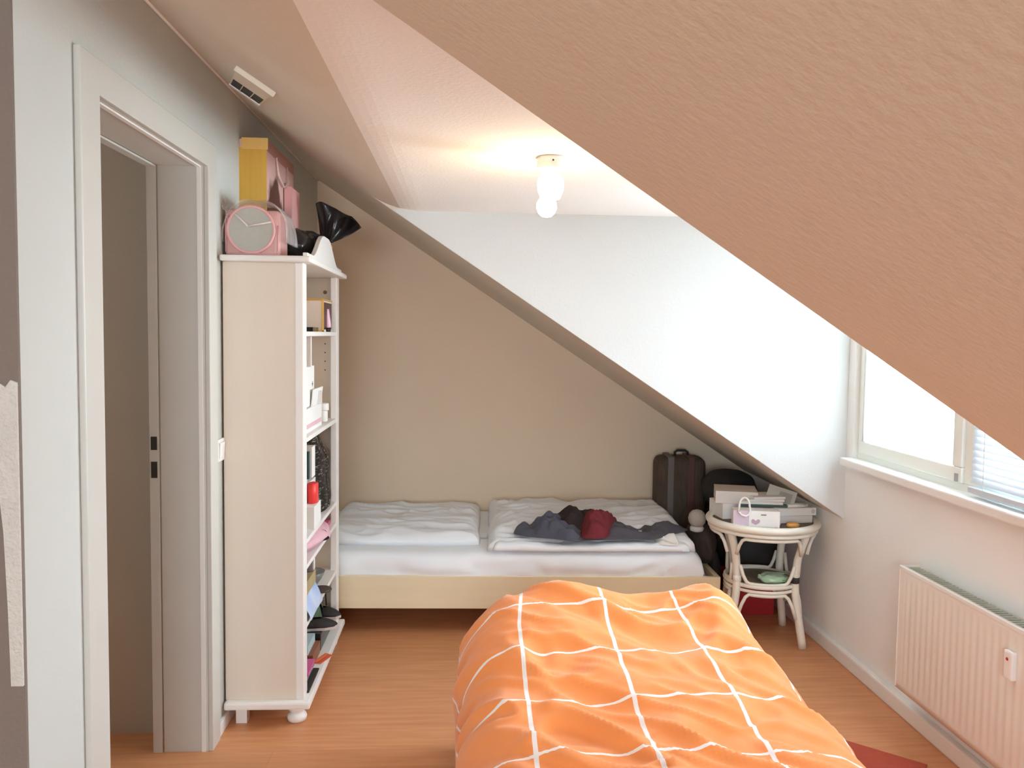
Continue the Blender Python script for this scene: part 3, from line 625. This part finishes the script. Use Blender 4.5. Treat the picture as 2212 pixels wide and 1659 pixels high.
def mtop(u, v):
    # sheet draped over a rounded block: cloth coordinates walk up the front, over the top
    x = -.985+1.975*u
    L_ = .20; r = .05
    s = v*(L_+.92)
    n = ridge(x*2.6+nz(x*2, s*3, 5), s*7, 3)
    if s < L_-r: y, z = -.475, s
    elif s < L_-r+PI*r/2:
        a = (s-(L_-r))/r; y, z = -.475+r*(1-math.cos(a)), L_-r+r*math.sin(a)
    else: y, z = -.475+r+(s-(L_-r)-PI*r/2), L_
    front = max(0, 1-abs(z-.13)/.1) if y < -.42 else 0
    fold = ridge(x*3.2+z*3+nz(x*4, z*9, 9), z*2.5+x, 14)
    y -= front*(.034*fold*abs(fold))+(.006*nz(x*8, z*8, 2) if y < -.4 else 0)
    z += (.010*(n-.4) if y > -.43 else 0)
    xe = min(1, min(u, 1-u)*1.975/.06); z = z*(.55+.45*math.sqrt(1-(1-xe)**2)) if z > .1 else z
    return (x*(1+.0*z), min(y, .47), max(z, .0))
MB().grid(mtop, 150, 56, thick=lambda u, v, p: (p.x*.99, -.44+.90*v, 0)).build('sheet', SHEET, mt)
dv = puffy(.80, .80, .062, .07, .036, 2.2, 120, 90, 2.6, 9, -.22, 1).build('white_duvet', SHEET)
dv.location = (-.31, 4.50, .402); dv.rotation_euler = (.0, 0, RZ); tag(dv, 'creased white duvet spread on left half of the bed', 'duvet')
d2 = puffy(1.02, .93, .080, .075, .036, 5.1, 130, 100, 3, 7, .35, 1, hfun=lambda x, y: .012*math.cos(y*6)+.02*max(0, y)).build('white_duvet', SHEET)
d2.location = (.645, 4.45, .402); d2.rotation_euler = (0, 0, RZ); tag(d2, 'folded white duvet under the dark clothes on the bed', 'duvet')
d3 = puffy(.96, .17, .036, .04, .016, 8.3, 90, 24, 4, 9, .1, 1).build('sheet_fold', SHEET, d2); d3.location = (-.01, -.42, .010)
# loose clothes
def heap(name, label, outline, loc, h, seed, m, wr=.3, cat='clothing', lobes=2.2):
    n = len(outline)
    def edge(u):
        i = u*n; k = int(i) % n; f = i-int(i)
        P = [Vector((*outline[(k+j) % n], 0)) for j in (-1, 0, 1, 2)]
        q = .5*((2*P[1])+(P[2]-P[0])*f+(2*P[0]-5*P[1]+4*P[2]-P[3])*f*f+(3*P[1]-P[0]-3*P[2]+P[3])*f**3); return q.x, q.y
    cx = sum(p[0] for p in outline)/n; cy = sum(p[1] for p in outline)/n
    def fn(u, v):
        ex, ey = edge(u % 1.0); t = 1-v
        x = cx+(ex-cx)*t; y = cy+(ey-cy)*t
        prof = (1-t**2.6)**.7
        k = .66+.62*nz(x*7, y*9, seed) + wr*nz(x*15+1.5*nz(x*7, y*7, seed), y*21, seed+3) + .28*wr*nz(x*38, y*46, seed)
        return (x, y, .002+h*prof*max(.12, k))
    o = MB().grid(fn, 110, 40).build(name, m); o.location = loc
    return tag(o, label, cat)
NAVY = mat('slate_blue_cloth', (.085, .088, .12), .9, .12, 20, .3, 200, sheen=.1)
ZD = .468
heap('dark_jeans', 'slate blue garment bunched at left of the clothes heap', [(-.15, -.02), (-.08, -.09), (.02, -.13), (.13, -.17), (.19, -.10), (.20, .04), (.10, .12), (.0, .10), (-.10, .09)], (.40, 4.09, ZD), .105, 3.3, NAVY, .5)
heap('grey_trousers', 'slate grey trousers lying flat with one pointed end', [(-.30, -.12), (-.15, -.14), (.0, -.13), (.13, -.12), (.22, -.04), (.34, .06), (.30, .09), (.08, .09), (-.1, .13), (-.28, .10)], (.80, 4.07, ZD), .055, 9.1, mat('slate_grey_cloth', (.085, .078, .095), .9, .12, 20, .3, 200), .45)
heap('dark_shirt', 'near black shirt crumpled at the middle of the heap', [(-.12, -.06), (.0, -.11), (.10, -.08), (.15, .05), (.08, .16), (-.04, .17), (-.12, .08)], (.575, 4.15, ZD+.02), .125, 6.6, mat('charcoal_red_cloth', (.035, .022, .022), .9, .3, 16, .3, 200), .4)
heap('maroon_shirt', 'maroon shirt crumpled on top of the slate grey trousers', [(-.08, -.15), (.02, -.16), (.09, -.04), (.13, .08), (.05, .13), (-.04, .10), (-.07, .0)], (.655, 4.08, ZD+.012), .135, 1.7, mat('maroon_cloth', (.17, .02, .028), .9, .2, 16, .3, 200), .4)
# small white sock at the front edge of the folded duvet
heap('white_sock', 'crumpled white sock at the front edge of the folded duvet', [(-.04, -.05), (.04, -.06), (.06, .0), (.05, .05), (-.02, .05), (-.06, .01)], (1.0, 4.0, .44), .05, 4.4, mat('off_white_knit', (.80, .77, .72), .9, .05, 20), .6, 'sock')

# ------------------------------------------------------------------ near bed under the orange duvet
nb = thing('single_bed', 'low single bed hidden under the orange checked duvet', 'bed', (.475, 1.6, 0))
MB().box(-.44, .44, -1.0, 1.20, .07, .20).build('bed_base', mat('grey_bed_fabric', (.42, .40, .37), .85, .05, 10, .1, 100), nb, bevel=.01)
MB().box(-.445, .445, -1.0, 1.21, .20, .36).build('mattress', SHEET, nb, bevel=.04, seg=4)
for x in (-.40, .40):
    for y in (-.95, 1.16): MB().box(x-.025, x+.025, y-.025, y+.025, 0, .07).build('leg', mat('grey_leg', (.35, .33, .30), .5, .05), nb)
CX, HW, YE, R_ = .512, .508, 2.89, .17
def walk(a, flat, r):
    """arc length a from the middle: returns outward distance and drop"""
    if a <= flat-r: return a, 0.
    b = a-(flat-r)
    if b < PI*r/2: return flat-r+r*math.sin(b/r), r*(1-math.cos(b/r))
    return flat, r+(b-PI*r/2)
S0, S1, T0, T1 = -.92, .92, .55, 3.26
duv = []
def orange(u, v):
    s = S0+(S1-S0)*u; t = T0+(T1-T0)*v
    ox, dx = walk(abs(s), HW, R_); x = CX+math.copysign(ox, s)
    oy, dy = walk(max(0, t-1.0), YE-1.0, .20); y = 1.0+oy if t > 1.0 else t
    drop = (dx**3+dy**3)**(1/3)
    top = .470+.122*max(0, min(1, (y-2.05)/.65))**1.5*(1-.25*max(0, min(1, (y-2.74)/.15)))
    top += (.022*math.cos((x-.33)*10)*max(0, min(1, (y-2.3)/.4)))
    top += .008*nz(x*3, y*3, 1)
    z = top-drop
    # diagonal creases
    a = .62; p = x*math.cos(a)-y*math.sin(a); q = x*math.sin(a)+y*math.cos(a)
    c1 = max(0, ridge(p*1.5+nz(x*3, y*3, 4)*.8, q*4.6, 2)-.25)**1.5
    c2 = max(0, ridge(p*3.0+nz(x*5, y*5, 6)*.8, q*11, 8)-.35)**1.4
    amp = .044*c1+.022*c2+.006*max(0, ridge(x*9, y*9+nz(x*6, y*6, 3), 5)-.5)
    side = min(1, drop/.15)
    vert = side*(.024*nz(t*9+s*3, s*2, 3)+.008*ridge(t*14+s*6, s*3, 5)-.006)
    sd = math.copysign(1, s)
    far = max(0, min(1, (y-1.95)/.85)); x -= (.10*far if s > 0 else -.05*max(0, (y-2.5)/.35)*(1-side*.6))*min(1, abs(s)/.5)
    k = dx/(dx+dy+1e-6) if drop > .01 else 0
    z += amp*(1-side*.7)
    x += sd*k*(vert+.6*amp*side - .05*max(0, drop-.28)) ; y += (1-k)*(vert-.05*max(0, drop-.28))*(1 if drop > .01 else 0)
    # soft pull toward the corner so the hanging corner folds in
    if dx > .05 and dy > .05:
        m_ = min(dx, dy); x -= sd*.35*m_*k; y -= .35*m_*(1-k)
    z = max(z, .035+.02*nz(s*4, t*4))
    return (x, y, z)
NU, NV = 150, 270
mb = MB().grid(orange, NU, NV)
uvs = [(CX+(S0+(S1-S0)*i/NU), T0+(T1-T0)*j/NV) for j in range(NV+1) for i in range(NU+1)]
o = mb.build('orange_duvet', duvet_material(), None, uvf=uvs)
tag(o, 'puffy orange duvet with thin white window-pane check in the foreground', 'duvet')
sol = o.modifiers.new('thickness', 'SOLIDIFY'); sol.thickness = .02; sol.offset = -1

# red rug at the lower right
rg = MB().box(0, .37, -1.1, 0, 0, .008).build('red_rug', mat('brick_red_rug', (.46, .085, .05), .95, .12, 40, .4, 300), bevel=.003)
rg.location = (1.31, 2.918, .0005); rg.rotation_euler = (0, 0, math.atan2(-.656, .755)); tag(rg, 'flat brick red rug on the floor beside the orange bed', 'rug')

# ------------------------------------------------------------------ rattan table in the corner
tx, ty = 1.448, 3.92
rt_ = thing('rattan_table', 'round ivory rattan side table with curved legs in the corner', 'table', (tx, ty, 0))
TR, TZ = .252, .572
MB().tube([(TR*math.cos(2*PI*k/48), TR*math.sin(2*PI*k/48), TZ) for k in range(48)], .0175, 12, closed=True).build('rim', RATTAN, rt_)
MB().tube([((TR-.004)*math.cos(2*PI*k/48), (TR-.004)*math.sin(2*PI*k/48), TZ-.028) for k in range(48)], .010, 10, closed=True).build('lower_rim', RATTAN, rt_)
MB().lathe([(TR-.01, TZ-.012), (TR-.01, TZ-.002)], seg=40).build('tabletop', mat('dark_wicker_top', (.13, .075, .055), .5, .2, 60, .3, 120), rt_)
LEGS = [225-12, 315-5, 45-5, 135-12]
def legpts(a):
    ca, sa = math.cos(math.radians(a)), math.sin(math.radians(a)); out = []
    for i in range(17):
        z = (TZ-.01)*i/16
        # waisted profile: wide foot, narrow at the shelf, wide at top
        k = [(0, .228), (.12, .205), (.24, .183), (.33, .178), (.42, .190), (.5, .215), (.565, .238)]
        for (za, ra_), (zb, rb) in zip(k, k[1:]):
            if za <= z <= zb+1e-6: r = ra_+(rb-ra_)*((z-za)/(zb-za)); break
        out.append((r*ca, r*sa, z))
    return out
for a in LEGS: MB().tube(legpts(a), .0185, 12).build('leg', RATTAN, rt_)
SHR = .168
def between(a0, a1, r0, z):
    return [(r0*math.cos(math.radians(a0+(a1-a0)*t/14)), r0*math.sin(math.radians(a0+(a1-a0)*t/14)), z) for t in range(15)]
MB().tube([(SHR*math.cos(2*PI*k/40), SHR*math.sin(2*PI*k/40), .286) for k in range(40)], .011, 10, closed=True).build('shelf_ring', RATTAN, rt_)
MB().tube([(SHR*math.cos(2*PI*k/40), SHR*math.sin(2*PI*k/40), .262) for k in range(40)], .008, 10, closed=True).build('shelf_ring', RATTAN, rt_)
MB().lathe([(SHR, .279), (SHR, .289)], seg=36).build('lower_shelf', mat('brown_wicker', (.22, .17, .12), .6, .2, 60, .3, 140), rt_)
for i in range(4):
    a0 = LEGS[i]; a1 = LEGS[(i+1) % 4]; a1 = a1+360 if a1 < a0 else a1
    def brace(zt, zb, rt0, rb, sgn):
        """cane bow: runs up one leg, bends, follows the ring, goes down the other leg"""
        pts = []
        for t in range(21):
            f = t/20; ang_ = a0+7+(a1-a0-14)*f
            e = min(f, 1-f)*2; bend = max(0, 1-e/.30); z = zt-(zt-zb)*bend**2*1.0
            r = rt0+(rb-rt0)*bend
            pts.append((r*math.cos(math.radians(ang_)), r*math.sin(math.radians(ang_)), z))
        return MB().tube(pts, .0085, 8)
    brace(TZ-.048, TZ-.13, TR-.012, .222, 1).build('brace', RATTAN, rt_)
    brace(.246, .14, SHR, .202, 1).build('brace', RATTAN, rt_)
    brace(.298, .385, SHR, .188, 1).build('brace', RATTAN, rt_)
# wrapped binding on the two left legs and front right leg
for a in (LEGS[0], LEGS[1]): MB().lathe(disc_prof(.0205, .03, .002), tuple(Vector(legpts(a)[9])-Vector((0, 0, .015))), 14).build('binding', mat('black_cord', (.04, .035, .03), .6, .1) if a == LEGS[1] else RATTAN, rt_)

# things on the table
TT = TZ-.0015
TX = lambda x, y: (tx+x, ty+y, TT)
def lb(name, label, cat, x, y, z, sx, sy, sz, m, rz=0, tilt=None, bevel=.002, group=None):
    o = MB().box(-sx/2, sx/2, -sy/2, sy/2, 0, sz).build(name, m, None, bevel=bevel)
    o.location = (tx+x, ty+y, TT+z); o.rotation_euler = (tilt[0] if tilt else 0, tilt[1] if tilt else 0, rz)
    return tag(o, label, cat, group)
lb('white_box', 'white carton, lower of two at left back of the table', 'box', -.115, .11, .0, .17, .16, .075, PAPER, .12)
lid = lb('lidded_box', 'grey white lidded box, upper of two at left of table', 'box', -.10, .11, .0755, .20, .19, .06, mat('grey_white_card', (.74, .70, .66), .6, .03), -.25)
lb('green_folder', 'dark green folder lying under the white papers on table', 'folder', .0, .03, .072, .22, .15, .012, mat('dark_green_card', (.06, .10, .095), .5, .1), -.12, (0, .0))
lb('grey_file_box', 'flat grey box holding up the green folder', 'box', .0, .045, 0, .12, .11, .0715, GREYB, -.1)
for k in range(3): lb('paper_sheaf', ['white paper sheaf directly on the green folder', 'white paper sheaf in the middle of the small pile', 'white paper sheaf on top of the small pile'][k], 'paper', -.01+.012*k, .025, .0845+.0125*k, .20-.02*k, .13, .012, PAPER, -.15+.12*k, group='paper sheaves on the rattan table')
# paper gift bag
gbg = thing('paper_bag', 'small white paper bag with lilac side and looped white handle', 'bag', (tx-.085, ty-.145, TT), -.18)
MB().box(-.105, .105, -.03, .05, 0, .082).build('bag_body', PAPER, gbg, bevel=.006)
LIL = mat('lilac_print', (.62, .50, .60), .5, .04)
MB().box(-.107, -.035, -.0315, -.0302, .002, .082).build('lilac_side', LIL, gbg)
hp = [(-.0, 0), (.008, .008), (.016, .008), (.02, 0), (.016, -.009), (.0, -.018), (-.016, -.009), (-.02, 0), (-.016, .008), (-.008, .008)]
MB().prism([(x-.005, z+.035) for x, z in hp], 'y', -.0318, -.0302).build('lilac_heart', mat('mauve_print', (.52, .36, .46), .5, .04), gbg)
MB().box(.018, .042, -.0318, -.0302, .062, .067).build('dark_print', mat('grey_ink', (.2, .19, .2), .6, .05), gbg)
MB().tube([(-.085, -.034, .075)] + [(-.058-.023*math.cos(math.radians(a)), -.034, .105+.038*math.sin(math.radians(a))) for a in range(0, 181, 15)] + [(-.031, -.034, .085), (-.036, -.0345, .066), (-.05, -.035, .057), (-.07, -.035, .062), (-.082, -.034, .076)], .0048, 8).build('handle', LACQ, gbg)
cd_ = lb('greeting_card', 'pale grey card tilted up at right of the papers', 'card', .085, .0, .105, .135, .12, .004, mat('pale_grey_card', (.62, .60, .55), .6, .06, 8), -.45, (.85, .25), .001)
MB().box(-.01, .05, -.03, .04, .004, .0046).build('printed_panel', mat('grey_green_print', (.40, .42, .39), .6, .06), cd_)
o = MB().box(-.055, .055, -.045, .045, 0, .0995).build('cardboard_box', GREYB); o.location = (tx+.085, ty+.03, TT); tag(o, 'grey cardboard box under the tilted pale card', 'box')
lw_ = thing('long_carton', 'long white carton, upper of the two at right table edge', 'box', (tx+.135, ty-.03, TT+.036), .12)
MB().box(-.105, .105, -.035, .035, 0, .036).build('box_body', PAPER, lw_, bevel=.002)
MB().lathe(disc_prof(.010, .003, .001), (.088, -.035, .019), 14, Matrix.Rotation(PI/2, 3, 'X')).build('round_tab', GREYB, lw_)
lb('flat_carton', 'flat white carton, lower of the two at right table edge', 'box', .12, -.03, 0, .20, .075, .0355, mat('off_white_card', (.76, .72, .68), .6, .03), .1)
for k in range(2):
    o = MB().tube([(-.05, 0, .008), (.05, 0, .008)], .008, 12).build('rolled_paper', PAPER); o.location = (tx+.15+.012*k, ty-.045+.026*k, TT+.0722); o.rotation_euler = (0, 0, .15-.25*k)
    tag(o, ['slim paper roll on the long carton, front one', 'slim paper roll on the long carton, back one'][k], 'paper roll', 'paper rolls on the long carton')
op = thing('orange_purse', 'little orange leather purse at the front table edge', 'purse', (tx+.085, ty-.165, TT), .1)
MB().grid(lambda u, v: (.032*math.cos(2*PI*u)*math.sin(PI*v)**.5, .02*math.sin(2*PI*u)*math.sin(PI*v)**.5, .013-.013*math.cos(PI*v)), 24, 12).build('purse_body', mat('orange_leather', (.72, .32, .07), .4, .08), op)
MB().tube([(-.026, -.012, .018), (0, -.021, .019), (.026, -.012, .018)], .002, 6).build('zip', mat('tan_zip', (.75, .55, .3), .4, .05), op)
o = MB().lathe([(.012, 0), (.016, .003), (.016, .007), (.012, .010)], seg=18).build('lip_balm', mat('hot_pink_plastic', (.75, .08, .20), .35, .04)); o.location = (tx-.01, ty-.215, TT+.0005); tag(o, 'tiny hot pink pot before the white paper bag', 'pot')
o = MB().lathe([(.015, 0), (.017, .003), (.017, .022), (.014, .026)], seg=18).build('pill_pot', LACQ); o.location = (tx+.035, ty-.10, TT+.0005); tag(o, 'tiny white pot between paper bag and orange purse', 'pot')
tp = MB().grid(lambda u, v: (.075*math.cos(2*PI*u)*math.sin(PI*v)**.5*(1+.12*nz(u*6, v*4)), .06*math.sin(2*PI*u)*math.sin(PI*v)**.5, .019-.019*math.cos(PI*v)+.014*nz(u*9, v*7)*math.sin(PI*v)), 48, 24).build('tissue_pack', mat('green_white_film', (.70, .78, .68), .25, 0, 16, .15, 20, col2=(.30, .60, .26)))
tp.location = (tx+.035, ty-.075, .2895); tag(tp, 'green and white plastic tissue pack on lower table shelf', 'pack')

# ------------------------------------------------------------------ bags and case behind the table
sc_ = thing('suitcase', 'dark patterned suitcase leaning upright behind the bed end', 'suitcase', (1.225, 4.83, .293), -.05)
PAT = mat('dark_tapestry', (.045, .032, .024), .8, 0, 30, .3, 40, col2=(.13, .09, .065), stretch=(2, 2, .4))
MB().box(-.10, .19, -.10, .09, .012, .46).build('case_shell', PAT, sc_, bevel=.06, seg=5)
for x, m in ((-.02, mat('grey_strap', (.17, .15, .14), .6, .1)), (.10, mat('brown_red_strap', (.12, .045, .035), .6, .1))):
    MB().box(x-.018, x+.018, -.103, .093, .016, .465).build('strap', m, sc_, bevel=.004)
MB().tube([(.02, .0, .455), (.02, .0, .48), (.035, .0, .49), (.08, .0, .49), (.095, .0, .48), (.095, .0, .455)], .008, 8).build('handle', BLACKF, sc_)
for x in (-.05, .17): MB().lathe(disc_prof(.022, .03, .004), (x, .0, .022), 14, Matrix.Rotation(PI/2, 3, 'X')).build('wheel', DARK, sc_)
def bagheap(name, label, loc, sx, sy, sz, seed, m, cat='bag', rz=0):
    def fn(u, v):
        a = 2*PI*u; ph = PI*v; r = math.sin(ph)**.6
        k = 1+.16*nz(math.cos(a)*1.7+seed, math.sin(a)*1.7, v*3)+.05*nz(math.cos(a)*6, math.sin(a)*6, v*8+seed)
        return (sx*r*k*math.cos(a), sy*r*k*math.sin(a), sz*(1-math.cos(ph))/2*(1+.06*nz(u*3+seed, 1)*math.sin(ph)))
    o = MB().grid(fn, 44, 24).build(name, m); o.location = loc; o.rotation_euler = (0, 0, rz); return tag(o, label, cat)
rb = thing('red_box', 'red cardboard box on the floor behind the table', 'box', (1.505, 4.33, 0), .03)
MB().box(-.13, .13, -.11, .11, 0, .19).build('box_body', RED, rb, bevel=.003)
MB().box(-.135, .135, -.115, .115, .16, .20).build('lid', RED, rb, bevel=.003)
bagheap('sports_bag', 'big black sports bag on the red box behind the table', (1.52, 4.31, .2005), .17, .14, .30, 2.1, BLACKF)
bagheap('black_rucksack', 'black rucksack piled high under the slope behind the table', (1.47, 4.50, .50), .14, .16, .22, 5.7, BLACKF)
bagheap('dark_coat', 'dark brown coat hanging down between suitcase and rattan table', (1.232, 4.22, .294), .068, .16, .19, 8.2, DARKF, 'coat')
pm = thing('bobble_hat', 'pale grey round bobble hat on the dark coat', 'hat', (1.190, 4.14, .462))
MB().lathe([(.02, 0), (.034, .006), (.036, .02), (.03, .03)], seg=20).build('hat_brim', GREYB, pm)
MB().lathe([(.008, .024), (.030, .032), (.042, .05), (.045, .07), (.040, .092), (.025, .108), (.006, .114)], seg=24).build('hat_crown', mat('pale_grey_wool', (.42, .38, .34), .95, .1, 30, .4, 120), pm)

bagheap('corner_shadow', 'added dark body standing in for shadow in the corner under the slope', (1.555, 4.80, 0), .125, .15, .66, 3.9, DARKF, 'filler')  # only shadow here; a dark body is added to fill it
bagheap('brown_holdall', 'brown black holdall on the floor past the bed end', (1.318, 4.32, 0), .042, .13, .34, 6.3, DARKF)
